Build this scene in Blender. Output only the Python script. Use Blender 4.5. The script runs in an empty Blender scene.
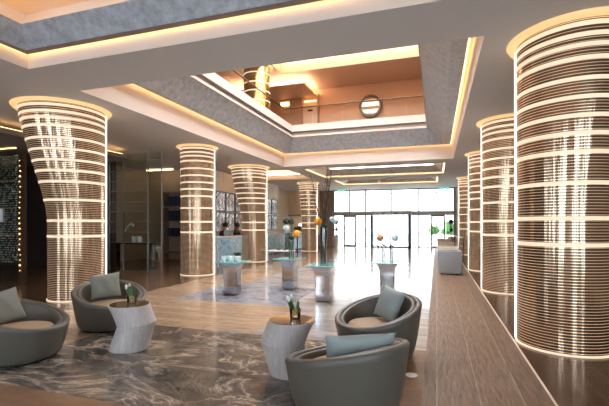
import bpy, bmesh, math, random
from mathutils import Vector, Matrix
random.seed(7)
PI = math.pi
C = bpy.context.scene.collection

# ------------------------------------------------------------ materials
def srgb(r, g, b):
    f = lambda c: (c/255/12.92) if c/255 <= .04045 else ((c/255+.055)/1.055)**2.4
    return (f(r), f(g), f(b), 1)

def mat(name, col, rough=.5, metal=0., emis=None, estr=0., spec=.5, bump=None, alpha=1.):
    m = bpy.data.materials.new(name); m.use_nodes = True
    nt = m.node_tree; b = nt.nodes['Principled BSDF']
    b.inputs['Base Color'].default_value = col
    b.inputs['Roughness'].default_value = rough
    b.inputs['Metallic'].default_value = metal
    b.inputs['Specular IOR Level'].default_value = spec
    if emis:
        b.inputs['Emission Color'].default_value = emis
        b.inputs['Emission Strength'].default_value = estr
    if bump:
        sc, st = bump
        tc = nt.nodes.new('ShaderNodeTexCoord'); n = nt.nodes.new('ShaderNodeTexNoise')
        n.inputs['Scale'].default_value = sc; n.inputs['Detail'].default_value = 4
        nt.links.new(tc.outputs['Object'], n.inputs['Vector'])
        bp = nt.nodes.new('ShaderNodeBump'); bp.inputs['Strength'].default_value = st
        bp.inputs['Distance'].default_value = .02
        nt.links.new(n.outputs['Fac'], bp.inputs['Height']); nt.links.new(bp.outputs['Normal'], b.inputs['Normal'])
    return m

def N(nt, t, **kw):
    n = nt.nodes.new(t)
    for k, v in kw.items():
        if k in n.inputs.keys() if hasattr(n.inputs, 'keys') else False: n.inputs[k].default_value = v
        else: setattr(n, k, v)
    return n

def ramp(nt, stops, interp='LINEAR'):
    r = nt.nodes.new('ShaderNodeValToRGB'); cr = r.color_ramp; cr.interpolation = interp
    cr.elements[0].position = stops[0][0]; cr.elements[0].color = stops[0][1]
    cr.elements[1].position = stops[-1][0]; cr.elements[1].color = stops[-1][1]
    for p, c in stops[1:-1]:
        e = cr.elements.new(p); e.color = c
    return r

def coords(nt, scale=(1,1,1), rot=0):
    tc = nt.nodes.new('ShaderNodeTexCoord'); mp = nt.nodes.new('ShaderNodeMapping')
    mp.inputs['Scale'].default_value = scale; mp.inputs['Rotation'].default_value = (0,0,rot)
    nt.links.new(tc.outputs['Object'], mp.inputs['Vector'])
    return mp.outputs['Vector']

def glass(name, tint=(1,1,1,1), refl=.12, gcol=(1,1,1,1), rough=.02):
    m = bpy.data.materials.new(name); m.use_nodes = True; nt = m.node_tree
    nt.nodes.remove(nt.nodes['Principled BSDF'])
    out = nt.nodes['Material Output']
    tr = nt.nodes.new('ShaderNodeBsdfTransparent'); tr.inputs['Color'].default_value = tint
    gl = nt.nodes.new('ShaderNodeBsdfGlossy'); gl.inputs['Roughness'].default_value = rough; gl.inputs['Color'].default_value = gcol
    lw = nt.nodes.new('ShaderNodeLayerWeight'); lw.inputs['Blend'].default_value = refl
    mx = nt.nodes.new('ShaderNodeMixShader')
    nt.links.new(lw.outputs['Fresnel'], mx.inputs[0]); nt.links.new(tr.outputs[0], mx.inputs[1]); nt.links.new(gl.outputs[0], mx.inputs[2])
    nt.links.new(mx.outputs[0], out.inputs['Surface'])
    return m

def marble(name, stops, scale=1.2, rough=.08, stretch=(1,1,1), distort=1.5, detail=8, spec=.5, rot=0):
    m = mat(name, (1,1,1,1), rough, spec=spec); nt = m.node_tree; b = nt.nodes['Principled BSDF']
    v = coords(nt, stretch, rot)
    n = N(nt, 'ShaderNodeTexNoise'); n.inputs['Scale'].default_value = scale; n.inputs['Detail'].default_value = detail
    n.inputs['Distortion'].default_value = distort; n.inputs['Roughness'].default_value = .55
    nt.links.new(v, n.inputs['Vector']); r = ramp(nt, stops)
    nt.links.new(n.outputs['Fac'], r.inputs[0]); nt.links.new(r.outputs[0], b.inputs['Base Color'])
    return m

def planks(name, c1, c2, gap, rough, size=(2.0, .18), along='Y', spec=.5, grain=12, bump=.0, mortar=.004):
    m = mat(name, (1,1,1,1), rough, spec=spec); nt = m.node_tree; b = nt.nodes['Principled BSDF']
    v = coords(nt, (1,1,1), PI/2 if along == 'Y' else 0)
    br = nt.nodes.new('ShaderNodeTexBrick'); br.offset = .37
    br.inputs['Scale'].default_value = 1; br.inputs['Brick Width'].default_value = size[0]; br.inputs['Row Height'].default_value = size[1]
    br.inputs['Mortar Size'].default_value = mortar; br.inputs['Color1'].default_value = c1; br.inputs['Color2'].default_value = c2
    br.inputs['Mortar'].default_value = gap; br.inputs['Mortar Smooth'].default_value = .1
    nt.links.new(v, br.inputs['Vector'])
    mp = nt.nodes.new('ShaderNodeMapping'); mp.inputs['Scale'].default_value = (1.0, 7, 1) 
    nt.links.new(v, mp.inputs['Vector'])
    n = nt.nodes.new('ShaderNodeTexNoise'); n.inputs['Scale'].default_value = grain; n.inputs['Detail'].default_value = 5; n.inputs['Distortion'].default_value = .6
    nt.links.new(mp.outputs[0], n.inputs['Vector'])
    r = ramp(nt, [(.3, (.62,.6,.58,1)), (.7, (1.15,1.13,1.1,1))])
    nt.links.new(n.outputs['Fac'], r.inputs[0])
    mx = nt.nodes.new('ShaderNodeMix'); mx.data_type = 'RGBA'; mx.blend_type = 'MULTIPLY'; mx.inputs[0].default_value = 1
    nt.links.new(br.outputs['Color'], mx.inputs[6]); nt.links.new(r.outputs[0], mx.inputs[7])
    nt.links.new(mx.outputs[2], b.inputs['Base Color'])
    if bump:
        bp = nt.nodes.new('ShaderNodeBump'); bp.inputs['Strength'].default_value = bump; bp.inputs['Distance'].default_value = .01
        nt.links.new(n.outputs['Fac'], bp.inputs['Height']); nt.links.new(bp.outputs['Normal'], b.inputs['Normal'])
    return m

WARM = (1.0, .60, .25, 1)
M = {}
M['ceil'] = mat('ceiling_paint', srgb(208,202,196), .75, bump=(3,.05))
M['fascia'] = mat('cream_fascia', srgb(222,210,198), .7)
M['silver'] = mat('silver_plaster', srgb(176,180,186), .42, .15, bump=(14,.4))
# mottled silver leaf colour
nt = M['silver'].node_tree
_n = nt.nodes.new('ShaderNodeTexNoise'); _n.inputs['Scale'].default_value = 9; _n.inputs['Detail'].default_value = 8; _n.inputs['Roughness'].default_value = .7
nt.links.new(coords(nt), _n.inputs['Vector'])
_r = ramp(nt, [(.3, srgb(146,149,154)), (.7, srgb(200,203,207))]); nt.links.new(_n.outputs['Fac'], _r.inputs[0])
nt.links.new(_r.outputs[0], nt.nodes['Principled BSDF'].inputs['Base Color'])
M['parapet'] = mat('parapet_paint', srgb(196,180,168), .7)
M['soffit'] = mat('taupe_soffit', srgb(130,120,112), .7)
M['upceil'] = mat('upper_ceiling_paint', srgb(226,204,184), .7)
M['upwall'] = mat('upper_wall_paint', srgb(216,178,148), .65)
M['upbrown'] = mat('upper_brown_soffit', srgb(206,168,142), .6)
M['cream'] = mat('cream_wall', srgb(228,212,192), .55)
M['beige'] = mat('beige_wall', srgb(176,160,140), .6)
M['dkwood'] = mat('dark_wood_wall', srgb(52,38,32), .35)
M['led'] = mat('warm_led', (1,.8,.5,1), .5, emis=WARM, estr=1.9)
M['led_wash'] = mat('warm_wash_led', (1,.8,.6,1), .5, emis=(1,.80,.58,1), estr=9)
M['led_mid'] = mat('warm_mid_led', (1,.8,.6,1), .5, emis=(1,.70,.40,1), estr=4)
M['led_soft'] = mat('warm_led_soft', (1,.8,.5,1), .5, emis=WARM, estr=1.8)
M['led_up'] = mat('warm_led_upper', (1,.8,.5,1), .5, emis=(1,.74,.48,1), estr=16)
M['ringlight'] = mat('ring_light', (.45,.36,.26,1), .4, emis=(1,.76,.54,1), estr=.37)
M['halo'] = mat('halo_light', (.45,.34,.2,1), .4, emis=(1,.64,.27,1), estr=.36)
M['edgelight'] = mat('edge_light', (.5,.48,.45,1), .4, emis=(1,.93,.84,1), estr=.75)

def bronze(name, base, linecol, lstr, pitch=.034):
    m = mat(name, base, .17, .9); nt = m.node_tree; b = nt.nodes['Principled BSDF']
    tc = nt.nodes.new('ShaderNodeTexCoord'); sp = nt.nodes.new('ShaderNodeSeparateXYZ'); nt.links.new(tc.outputs['Object'], sp.inputs[0])
    d = nt.nodes.new('ShaderNodeMath'); d.operation = 'DIVIDE'; d.inputs[1].default_value = pitch; nt.links.new(sp.outputs['Z'], d.inputs[0])
    fr = nt.nodes.new('ShaderNodeMath'); fr.operation = 'FRACT'; nt.links.new(d.outputs[0], fr.inputs[0])
    lt = nt.nodes.new('ShaderNodeMath'); lt.operation = 'LESS_THAN'; lt.inputs[1].default_value = .22; nt.links.new(fr.outputs[0], lt.inputs[0])
    mx = nt.nodes.new('ShaderNodeMix'); mx.data_type = 'RGBA'; mx.inputs[6].default_value = base; mx.inputs[7].default_value = linecol
    nt.links.new(lt.outputs[0], mx.inputs[0]); nt.links.new(mx.outputs[2], b.inputs['Base Color'])
    es = nt.nodes.new('ShaderNodeMath'); es.operation = 'MULTIPLY'; es.inputs[1].default_value = lstr; nt.links.new(lt.outputs[0], es.inputs[0])
    b.inputs['Emission Color'].default_value = linecol; nt.links.new(es.outputs[0], b.inputs['Emission Strength'])
    # brushed metal: tiny vertical streaks around the drum
    mp = nt.nodes.new('ShaderNodeMapping'); mp.inputs['Scale'].default_value = (6,6,.15); nt.links.new(tc.outputs['Object'], mp.inputs['Vector'])
    n = nt.nodes.new('ShaderNodeTexNoise'); n.inputs['Scale'].default_value = 2.5; n.inputs['Detail'].default_value = 3; nt.links.new(mp.outputs[0], n.inputs['Vector'])
    bp = nt.nodes.new('ShaderNodeBump'); bp.inputs['Strength'].default_value = .12; bp.inputs['Distance'].default_value = .05
    nt.links.new(n.outputs['Fac'], bp.inputs['Height']); nt.links.new(bp.outputs['Normal'], b.inputs['Normal'])
    return m
M['bronze'] = bronze('bronze_slats', (.18,.13,.09,1), (.9,.58,.36,1), .27)
M['bronze_up'] = bronze('bronze_slats_upper', (.28,.17,.06,1), (1,.7,.3,1), .1)

def agate():
    m = mat('agate_marble', (1,1,1,1), .12); nt = m.node_tree; b = nt.nodes['Principled BSDF']
    v = coords(nt, (1.0,1.9,1), .25)
    n1 = nt.nodes.new('ShaderNodeTexNoise'); n1.inputs['Scale'].default_value = 1.0; n1.inputs['Detail'].default_value = 9; n1.inputs['Roughness'].default_value = .62; n1.inputs['Distortion'].default_value = .9
    nt.links.new(v, n1.inputs['Vector'])
    w = nt.nodes.new('ShaderNodeMath'); w.operation = 'MULTIPLY'; w.inputs[1].default_value = 8; nt.links.new(n1.outputs['Fac'], w.inputs[0])
    f = nt.nodes.new('ShaderNodeMath'); f.operation = 'PINGPONG'; f.inputs[1].default_value = 1; nt.links.new(w.outputs[0], f.inputs[0])
    r = ramp(nt, [(0, srgb(206,194,178)), (.05, srgb(148,136,122)), (.2, srgb(122,112,102)), (.45, srgb(84,80,77)), (.7, srgb(118,109,99)), (.88, srgb(76,72,70)), (1, srgb(134,123,111))])
    nt.links.new(f.outputs[0], r.inputs[0])
    n2 = nt.nodes.new('ShaderNodeTexNoise'); n2.inputs['Scale'].default_value = 1.7; n2.inputs['Detail'].default_value = 6; n2.inputs['Distortion'].default_value = .8; nt.links.new(v, n2.inputs['Vector'])
    r2 = ramp(nt, [(.38, (.42,.42,.43,1)), (.62, (1.08,1.04,1.0,1))]); nt.links.new(n2.outputs['Fac'], r2.inputs[0])
    mx = nt.nodes.new('ShaderNodeMix'); mx.data_type = 'RGBA'; mx.blend_type = 'MULTIPLY'; mx.inputs[0].default_value = 1
    nt.links.new(r.outputs[0], mx.inputs[6]); nt.links.new(r2.outputs[0], mx.inputs[7]); nt.links.new(mx.outputs[2], b.inputs['Base Color'])
    return m
M['agate'] = agate()
M['marble'] = planks('pale_polished_marble', srgb(176,172,170), srgb(148,144,144), srgb(130,126,124), .15, (1.5,.62), 'X', spec=.26, grain=1.0)
M['blmarble'] = marble('blue_grey_marble', [(.28, srgb(88,92,102)), (.45, srgb(150,154,164)), (.55, srgb(112,114,122)), (.75, srgb(180,180,184))], 1.3, .08, (1,2.2,1), 2.2)
M['tan'] = planks('tan_stone_planks', srgb(184,158,130), srgb(164,138,114), srgb(110,92,78), .16, (1.6,.2), 'X', grain=4)
M['walnut'] = planks('dark_walnut_floor', srgb(122,98,78), srgb(104,82,64), srgb(66,50,40), .18, (2.2,.2), 'X', grain=5)
M['rwalnut'] = planks('right_walnut_floor', srgb(84,62,48), srgb(76,56,44), srgb(60,44,36), .16, (2.4,.6), 'Y', grain=1.2)
M['band'] = planks('rippled_plank_border', srgb(132,108,88), srgb(116,94,76), srgb(160,140,124), .45, (30,.35), 'Y', spec=.35, grain=4, bump=1.0, mortar=.006)
M['brown'] = marble('brown_stone', [(.3, srgb(112,84,62)), (.7, srgb(142,112,86))], 1.5, .2, (1,2,1), .6)
M['outside'] = mat('pale_paving', srgb(238,236,230), .8)
M['water'] = mat('pale_blue_water', srgb(150,205,220), .3)
M['steel'] = mat('grey_steel', srgb(150,150,150), .35, .4)
M['mullion'] = mat('grey_mullion', srgb(120,116,114), .45)
M['dkframe'] = mat('slate_door_post', srgb(52,66,80), .35, .3)
M['brframe'] = mat('brown_door_frame', srgb(112,100,92), .45)
M['pane'] = glass('clear_pane', (.36,.365,.37,1), .06)
M['tinted'] = glass('tinted_pane', (.62,.66,.70,1), .06)
M['blue_pane'] = glass('blue_tinted_pane', (.50,.545,.59,1), .06)
M['added_skylight'] = glass('added_skylight_pane', (.36,.37,.39,1), .05)
M['screen'] = glass('partition_glass', (.90,.94,.92,1), .16)
M['rail_glass'] = glass('balustrade_glass', (.96,.96,.95,1), .02)
M['vaseglass'] = glass('vase_glass', (.93,.95,.96,1), .4)
M['tealglass'] = mat('teal_glass_top', srgb(128,190,186), .04, 0, spec=.8)
M['chrome'] = mat('polished_chrome', (.50,.51,.53,1), .06, 1)
M['chair'] = mat('taupe_leather', srgb(88,84,75), .38, bump=(40,.15))
M['chair_in'] = mat('taupe_leather_inner', srgb(84,78,68), .42, bump=(40,.15))
M['seat'] = mat('tan_seat_fabric', srgb(164,138,110), .7, bump=(120,.2))
M['cushion'] = mat('grey_green_cushion', srgb(122,122,111), .75, bump=(90,.25))
M['cushion_blue'] = mat('pale_blue_cushion', srgb(140,148,144), .6, bump=(90,.2))
M['piping'] = mat('dark_piping', srgb(70,64,60), .5)
M['plinth'] = mat('black_plinth', srgb(22,20,20), .4)
M['drum'] = mat('white_ash_drum', srgb(206,200,196), .45)
nt = M['drum'].node_tree
_w = nt.nodes.new('ShaderNodeTexNoise'); _w.inputs['Scale'].default_value = 70; _w.inputs['Detail'].default_value = 3
nt.links.new(coords(nt, (1,1,.06)), _w.inputs['Vector']); _r = ramp(nt, [(.35, srgb(170,162,156)), (.65, srgb(188,181,175))])
nt.links.new(_w.outputs['Fac'], _r.inputs[0]); nt.links.new(_r.outputs[0], nt.nodes['Principled BSDF'].inputs['Base Color'])
M['bronze_glass'] = mat('bronze_glass_top', srgb(150,120,92), .05, .55)
M['onyx'] = marble('blue_white_onyx', [(.3, srgb(84,146,184)), (.5, srgb(176,212,228)), (.62, srgb(116,166,194)), (.8, srgb(206,226,234))], 1.8, .25, (1,1,1), 2.5)
M['white'] = mat('white_gloss', srgb(236,236,234), .3)
M['shade'] = mat('lamp_shade', srgb(250,244,230), .6, emis=(1,.88,.7,1), estr=1.2)
M['black'] = mat('black_lacquer', srgb(20,18,20), .3)
M['suit'] = mat('black_suit', srgb(26,24,28), .7)
M['skin'] = mat('skin', srgb(176,130,104), .55)
M['hair'] = mat('dark_hair', srgb(28,20,18), .6)
M['leaf'] = mat('green_leaf', srgb(58,104,46), .5)
M['dkleaf'] = mat('dark_green_leaf', srgb(34,62,40), .5)
M['orange'] = mat('orange_petal', srgb(238,158,36), .6, bump=(60,.6))
M['peach'] = mat('brown_orange_petal', srgb(196,138,92), .6, bump=(60,.6))
M['whitepetal'] = mat('white_petal', srgb(238,238,228), .6, bump=(60,.6))
M['palepetal'] = mat('pale_blue_petal', srgb(196,212,220), .6, bump=(60,.6))
M['bark'] = mat('willow_bark', srgb(78,62,48), .7)
M['bulb'] = mat('yellow_green_bulb', srgb(160,138,66), .6)
M['gold'] = mat('gold_trim', srgb(200,160,96), .3, .8)
M['exit'] = mat('green_sign', srgb(30,160,120), .4, emis=(.05,.75,.5,1), estr=.9)
M['bead'] = mat('crystal_bead', srgb(196,206,200), .15, .25)
M['brass_dark'] = mat('dark_bronze_rail', srgb(84,60,40), .3, .6)
M['mirror'] = mat('mirror_glass', (.75,.7,.62,1), .04, 1)
M['bookblue'] = mat('blue_display', srgb(56,66,96), .5)
M['curtain'] = mat('pink_cream_panel', srgb(240,214,190), .7)
M['taupewood'] = mat('taupe_wood_panel', srgb(138,120,104), .5)
M['grey_sofa'] = mat('blue_grey_leather', srgb(150,156,160), .45)
M['beige_sofa'] = mat('beige_sofa_seat', srgb(206,190,170), .6)
M['amber'] = mat('amber_lamp', (1,.6,.25,1), .4, emis=(1,.5,.16,1), estr=2.0)

def swirl():
    m = mat('black_silver_relief', (1,1,1,1), .25, .3); nt = m.node_tree; b = nt.nodes['Principled BSDF']
    n = nt.nodes.new('ShaderNodeTexNoise'); n.inputs['Scale'].default_value = 2.2; n.inputs['Distortion'].default_value = 3; n.inputs['Detail'].default_value = 1
    nt.links.new(coords(nt), n.inputs['Vector'])
    w = nt.nodes.new('ShaderNodeMath'); w.operation = 'MULTIPLY'; w.inputs[1].default_value = 7; nt.links.new(n.outputs['Fac'], w.inputs[0])
    f = nt.nodes.new('ShaderNodeMath'); f.operation = 'PINGPONG'; f.inputs[1].default_value = 1; nt.links.new(w.outputs[0], f.inputs[0])
    r = ramp(nt, [(0, srgb(36,32,32)), (.22, srgb(50,46,46)), (.34, srgb(220,216,212)), (.8, srgb(236,232,228)), (1, srgb(150,144,140))])
    nt.links.new(f.outputs[0], r.inputs[0]); nt.links.new(r.outputs[0], b.inputs['Base Color'])
    return m
M['swirl'] = swirl()

# ------------------------------------------------------------ mesh helpers
class MB:
    def __init__(s): s.v = []; s.f = []
    def add(s, vs, fs):
        o = len(s.v); s.v += [tuple(v) for v in vs]; s.f += [tuple(i+o for i in f) for f in fs]; return s
    def box(s, x0, x1, y0, y1, z0, z1):
        v = [(x0,y0,z0),(x1,y0,z0),(x1,y1,z0),(x0,y1,z0),(x0,y0,z1),(x1,y0,z1),(x1,y1,z1),(x0,y1,z1)]
        return s.add(v, [(0,3,2,1),(4,5,6,7),(0,1,5,4),(1,2,6,5),(2,3,7,6),(3,0,4,7)])
    def bbox(s, x0, x1, y0, y1, z0, z1, b=.01):
        bm = bmesh.new(); bmesh.ops.create_cube(bm, size=1)
        for v in bm.verts: v.co = Vector(((x0+x1)/2+v.co.x*(x1-x0), (y0+y1)/2+v.co.y*(y1-y0), (z0+z1)/2+v.co.z*(z1-z0)))
        bmesh.ops.bevel(bm, geom=bm.edges[:], offset=b, segments=3, affect='EDGES', profile=.5)
        bm.verts.index_update(); s.add([v.co[:] for v in bm.verts], [[v.index for v in f.verts] for f in bm.faces]); bm.free(); return s
    def rings(s, rings, cap=True, closed=True):
        n = len(rings[0]); o = len(s.v)
        for r in rings: s.v += [tuple(p) for p in r]
        for i in range(len(rings)-1):
            for j in range(n if closed else n-1):
                a = o+i*n+j; b = o+i*n+(j+1)%n; s.f.append((a, b, b+n, a+n))
        if cap:
            s.f.append(tuple(o+j for j in range(n))[::-1]); k = o+(len(rings)-1)*n; s.f.append(tuple(k+j for j in range(n)))
        return s
    def lathe(s, prof, c=(0,0,0), seg=32, cap=True):
        return s.rings([[(c[0]+r*math.cos(2*PI*j/seg), c[1]+r*math.sin(2*PI*j/seg), c[2]+z) for j in range(seg)] for r, z in prof], cap)
    def tube(s, pts, r, seg=8):
        pts = [Vector(p) for p in pts]; rs = r if isinstance(r, (list, tuple)) else [r]*len(pts); out = []
        up = Vector((0,0,1))
        for i, p in enumerate(pts):
            d = (pts[min(i+1,len(pts)-1)]-pts[max(i-1,0)]).normalized()
            u = d.cross(up if abs(d.z) < .95 else Vector((1,0,0))).normalized(); w = u.cross(d)
            out.append([p+rs[i]*(math.cos(2*PI*j/seg)*u+math.sin(2*PI*j/seg)*w) for j in range(seg)])
        return s.rings(out)
    def blob(s, c, r, sub=2, jit=0., sq=(1,1,1)):
        bm = bmesh.new(); bmesh.ops.create_icosphere(bm, subdivisions=sub, radius=1)
        for v in bm.verts:
            k = 1+random.uniform(-jit, jit); v.co = Vector((c[0]+v.co.x*r*k*sq[0], c[1]+v.co.y*r*k*sq[1], c[2]+v.co.z*r*k*sq[2]))
        bm.verts.index_update(); s.add([v.co[:] for v in bm.verts], [[v.index for v in f.verts] for f in bm.faces]); bm.free(); return s
    def leaf(s, p, d, L, w, bend=.2):
        p = Vector(p); d = Vector(d).normalized(); side = d.cross(Vector((0,0,1)))
        if side.length < .05: side = Vector((1,0,0))
        side.normalize(); nrm = side.cross(d); rr = []
        for i in range(6):
            t = i/5; ww = w*math.sin(PI*min(.97, .08+t*.9))
            q = p+d*L*t-Vector((0,0,1))*bend*L*t*t
            rr.append([q-side*ww, q+nrm*ww*.25, q+side*ww, q-nrm*.003])
        return s.rings(rr)
    def build(s, name, m, parent=None, smooth=False, loc=None, rz=0, kind=None):
        me = bpy.data.meshes.new(name); me.from_pydata(s.v, [], s.f); me.materials.append(m)
        bm = bmesh.new(); bm.from_mesh(me); bmesh.ops.recalc_face_normals(bm, faces=bm.faces); bm.to_mesh(me); bm.free()
        if smooth:
            me.polygons.foreach_set('use_smooth', [True]*len(me.polygons))
            try: me.set_sharp_from_angle(angle=math.radians(smooth if smooth is not True else 40))
            except Exception: pass
        o = bpy.data.objects.new(name, me); C.objects.link(o)
        if parent: o.parent = parent
        if loc: o.location = loc
        if rz: o.rotation_euler.z = rz
        if kind: o['kind'] = kind
        return o

def tag(o, label, cat, group=None, kind=None):
    o['label'] = label; o['category'] = cat
    if group: o['group'] = group
    if kind: o['kind'] = kind
    return o
def thing(name, label, cat, loc=(0,0,0), rz=0, group=None):
    o = bpy.data.objects.new(name, None); C.objects.link(o); o.empty_display_size = .1
    o.location = loc; o.rotation_euler = (0,0,rz); return tag(o, label, cat, group)
KIDS = {}
def dup(root, loc, rz, label, group=None):
    r = root.copy(); C.objects.link(r); r.location = loc; r.rotation_euler = (0,0,rz); r['label'] = label
    if group: r['group'] = group
    for ch in [o for o in C.objects if o.parent == root]:
        c = ch.copy(); C.objects.link(c); c.parent = r
        for g in [o for o in C.objects if o.parent == ch]:
            d = g.copy(); C.objects.link(d); d.parent = c
    return r
def S(name, mb, m, parent=None, smooth=False, label=None):
    o = mb.build(name, m, parent, smooth)
    if not parent: o['kind'] = 'structure'
    if label: o['label'] = label
    return o

def cells(x0, x1, y0, y1, z, holes, th=0):
    xs = sorted({x0, x1, *[min(max(h[i],x0),x1) for h in holes for i in (0,1)]}); ys = sorted({y0, y1, *[min(max(h[i],y0),y1) for h in holes for i in (2,3)]})
    mb = MB()
    for a, b in zip(xs, xs[1:]):
        for c, d in zip(ys, ys[1:]):
            mx, my = (a+b)/2, (c+d)/2
            if any(h[0] < mx < h[1] and h[2] < my < h[3] for h in holes): continue
            mb.box(a, b, c, d, z, z+th) if th else mb.add([(a,c,z),(b,c,z),(b,d,z),(a,d,z)], [(0,1,2,3)])
    return mb
def rl(r, z, i=0):
    x0, x1, y0, y1 = r
    return [(x0+i,y0+i,z),(x1-i,y0+i,z),(x1-i,y1-i,z),(x0+i,y1-i,z)]

# ------------------------------------------------------------ camera
cam = bpy.data.cameras.new('camera'); co = bpy.data.objects.new('camera', cam); C.objects.link(co)
co.location = (0, 0, 1.5); co.rotation_euler = (PI/2, 0, math.radians(18.3))
cam.sensor_width = 36; cam.lens = 400/609*36; cam.shift_y = 21/609; cam.clip_end = 300
bpy.context.scene.camera = co

# ------------------------------------------------------------ floor
XL, XR, YN, YF, H = -16.0, 5.0, -4.0, 26.7, 3.8
agate_r = (-4.4, -.62, 2.68, 4.95)
inlay = (-5.0, -3.0, 6.8, 8.9)
pale = (-4.6, -.12, 4.95, YF)
def floor_rect(x0, x1, y0, y1, holes, m): return S('floor', cells(x0, x1, y0, y1, -.05, holes, .05), m)
floor_rect(XL, -6.1, YN, YF+.3, [], M['walnut'])
floor_rect(-6.1, -.62, YN, 2.68, [], M['brown'])
floor_rect(-6.1, -.12, 2.68, YF+.3, [agate_r, (-5.0,-2.6,6.8,8.9), (-2.4,-.12,4.95,YF+.3), (-4.6,-.12,8.9,YF+.3), (-2.6,-.12,6.8,YF+.3), (-.62,-.12,2.0,4.95)], M['tan'])
floor_rect(-.62, -.12, YN, 4.95, [], M['brown'])
floor_rect(*agate_r, [], M['agate'])
floor_rect(-5.0, -2.6, 6.8, 8.9, [], M['blmarble'])
o = floor_rect(-4.6, -.12, 4.95, YF+.3, [(-4.6,-2.4,4.95,6.8), (-4.6,-2.6,6.8,8.9)], M['marble'])
floor_rect(-.12, .93, YN, YF+.3, [], M['band'])
floor_rect(.95, XR, YN, YF+.3, [], M['rwalnut'])
S('trim', MB().box(.93,.95,YN,YF+.3,-.05,.004), M['cream'])

# ------------------------------------------------------------ main ceiling with lit trays
trayA = (-5.76, 1.4, -3.2, 4.35)
voidR = (-5.85, .55, 5.34, 15.0)
tray3 = (-5.3, .3, 16.0, 19.2)
tray4 = (-5.2, .05, 20.6, 23.2)
tray5 = (-8.7, -6.0, 15.9, 19.4)
hole_cols = []
S('ceiling', cells(XL, XR, YN, YF, H, [trayA, voidR, tray3, tray4, tray5]), M['ceil'])

def ringm(loops, m, name='trim'):
    return S(name, MB().rings([[Vector(p) for p in l] for l in loops], cap=False), m)
def inset(r, l, rgt=None, n=None, f=None):
    rgt = l if rgt is None else rgt; n = l if n is None else n; f = l if f is None else f
    return (r[0]+l, r[1]-rgt, r[2]+n, r[3]-f)
def led(parent, r, z0, z1, m='led', t=.02):
    # continuous LED strip lying on a rectangle inside the slot
    a = rl(r, z0); b = rl(r, z1); c = rl(r, z1, t); d = rl(r, z0, t)
    mb = MB().rings([[Vector(p) for p in l] for l in (a, b, c, d, a)], cap=False)
    o = mb.build('light_strip', M[m]); o['kind'] = 'structure'
    return o
def tray(r, zf, gap, i1, i2, z2, ztop, m1='led', m2='led_soft', capm='upceil', face='silver', facia='fascia'):
    g = inset(r, gap); a = inset(r, i1); b = inset(r, i2); back = inset(r, max(i2-.22, .0))
    ringm([rl(r, H), rl(r, zf+.12), rl(g, zf+.12), rl(g, zf)], M[facia])
    ringm([rl(g, zf), rl(a, zf)], M['soffit'])
    if face == 'mixed':  # daylight on the side faces painted in: cream sides, silver far face
        A, B = rl(a, zf), rl(b, z2)
        for k in range(4):
            S('trim', MB().add([A[k], A[(k+1)%4], B[(k+1)%4], B[k]], [(0,1,2,3)]), M['silver' if k == 2 else 'fascia'])
    else: ringm([rl(a, zf), rl(b, z2)], M[face])
    ringm([rl(b, z2), rl(back, z2), rl(back, ztop)], M['fascia'])
    S('ceiling', MB().add(rl(back, ztop), [(0,1,2,3)]), M[capm])
    led(None, inset(r, gap-.03), zf+.02, zf+.07, m1)
    led(None, inset(r, i2-.12), z2+.01, z2+.04, m2)
tray(trayA, 3.985, .06, .17, .38, 4.23, 4.5)
tray(tray3, 3.86, .05, .1, .45, 4.15, 4.4, m1='led_mid', m2='led_wash', face='mixed')
tray(tray4, 3.86, .05, .1, .4, 4.1, 4.35, m1='led_mid', m2='led_wash', face='mixed')
tray(tray5, 3.98, .06, .12, .25, 4.02, 4.3, m1='led_soft', m2='led_wash', face='fascia')
# dropped lounge ceiling with a glowing cove along its edge
S('ceiling', MB().box(XL,-9.05,YN,10.15,3.5,3.62), M['soffit'])
S('light_strip', MB().box(-9.25,-9.2,YN,9.95,3.64,3.67).box(-12.5,-9.25,9.9,9.95,3.64,3.67), M['led_soft'])

# void to the upper floor
V1 = (-5.62, .22, 5.56, 14.78); V2 = (-5.25, -.3, 5.95, 14.35)
g = inset(voidR, .1)
ringm([rl(voidR, H), rl(voidR, 4.44), rl(g, 4.44), rl(g, 4.3)], M['fascia'])
ringm([rl(g, 4.3), rl(V1, 4.3)], M['silver'])
ringm([rl(V1, 4.3), rl(V2, 4.8)], M['silver'])
ringm([rl(V2, 4.8), rl(inset(V2, .03), 4.8), rl(inset(V2, .03), 4.87), rl(inset(V2, -.07), 4.87)], M['parapet'])
ringm([rl(inset(V2, -.07), 4.87), rl(inset(V2, -.07), 5.02), rl(V2, 5.02)], M['soffit'])
ringm([rl(V2, 5.02), rl(V2, 5.27), rl(inset(V2, -.25), 5.27), rl(inset(V2, -.25), 4.95)], M['parapet'])
led(None, inset(voidR, .06), 4.33, 4.38, 'led')
U = inset(V2, -.25)
UX0, UX1, UY0, UY1, UH = -11.0, 5.0, 2.0, 18.3, 7.9
S('ceiling', cells(UX0, UX1, UY0, UY1, UH, [(-6.3, .6, 4.0, 15.85)]), M['upbrown'])
S('floor', cells(UX0-.2, UX1+.2, UY0-.2, UY1+.2, 4.93, [U]), M['walnut'])
uh = (-6.3, .6, 4.0, 15.85)
ringm([rl(uh, UH), rl(uh, 8.5)], M['upwall'])
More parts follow.
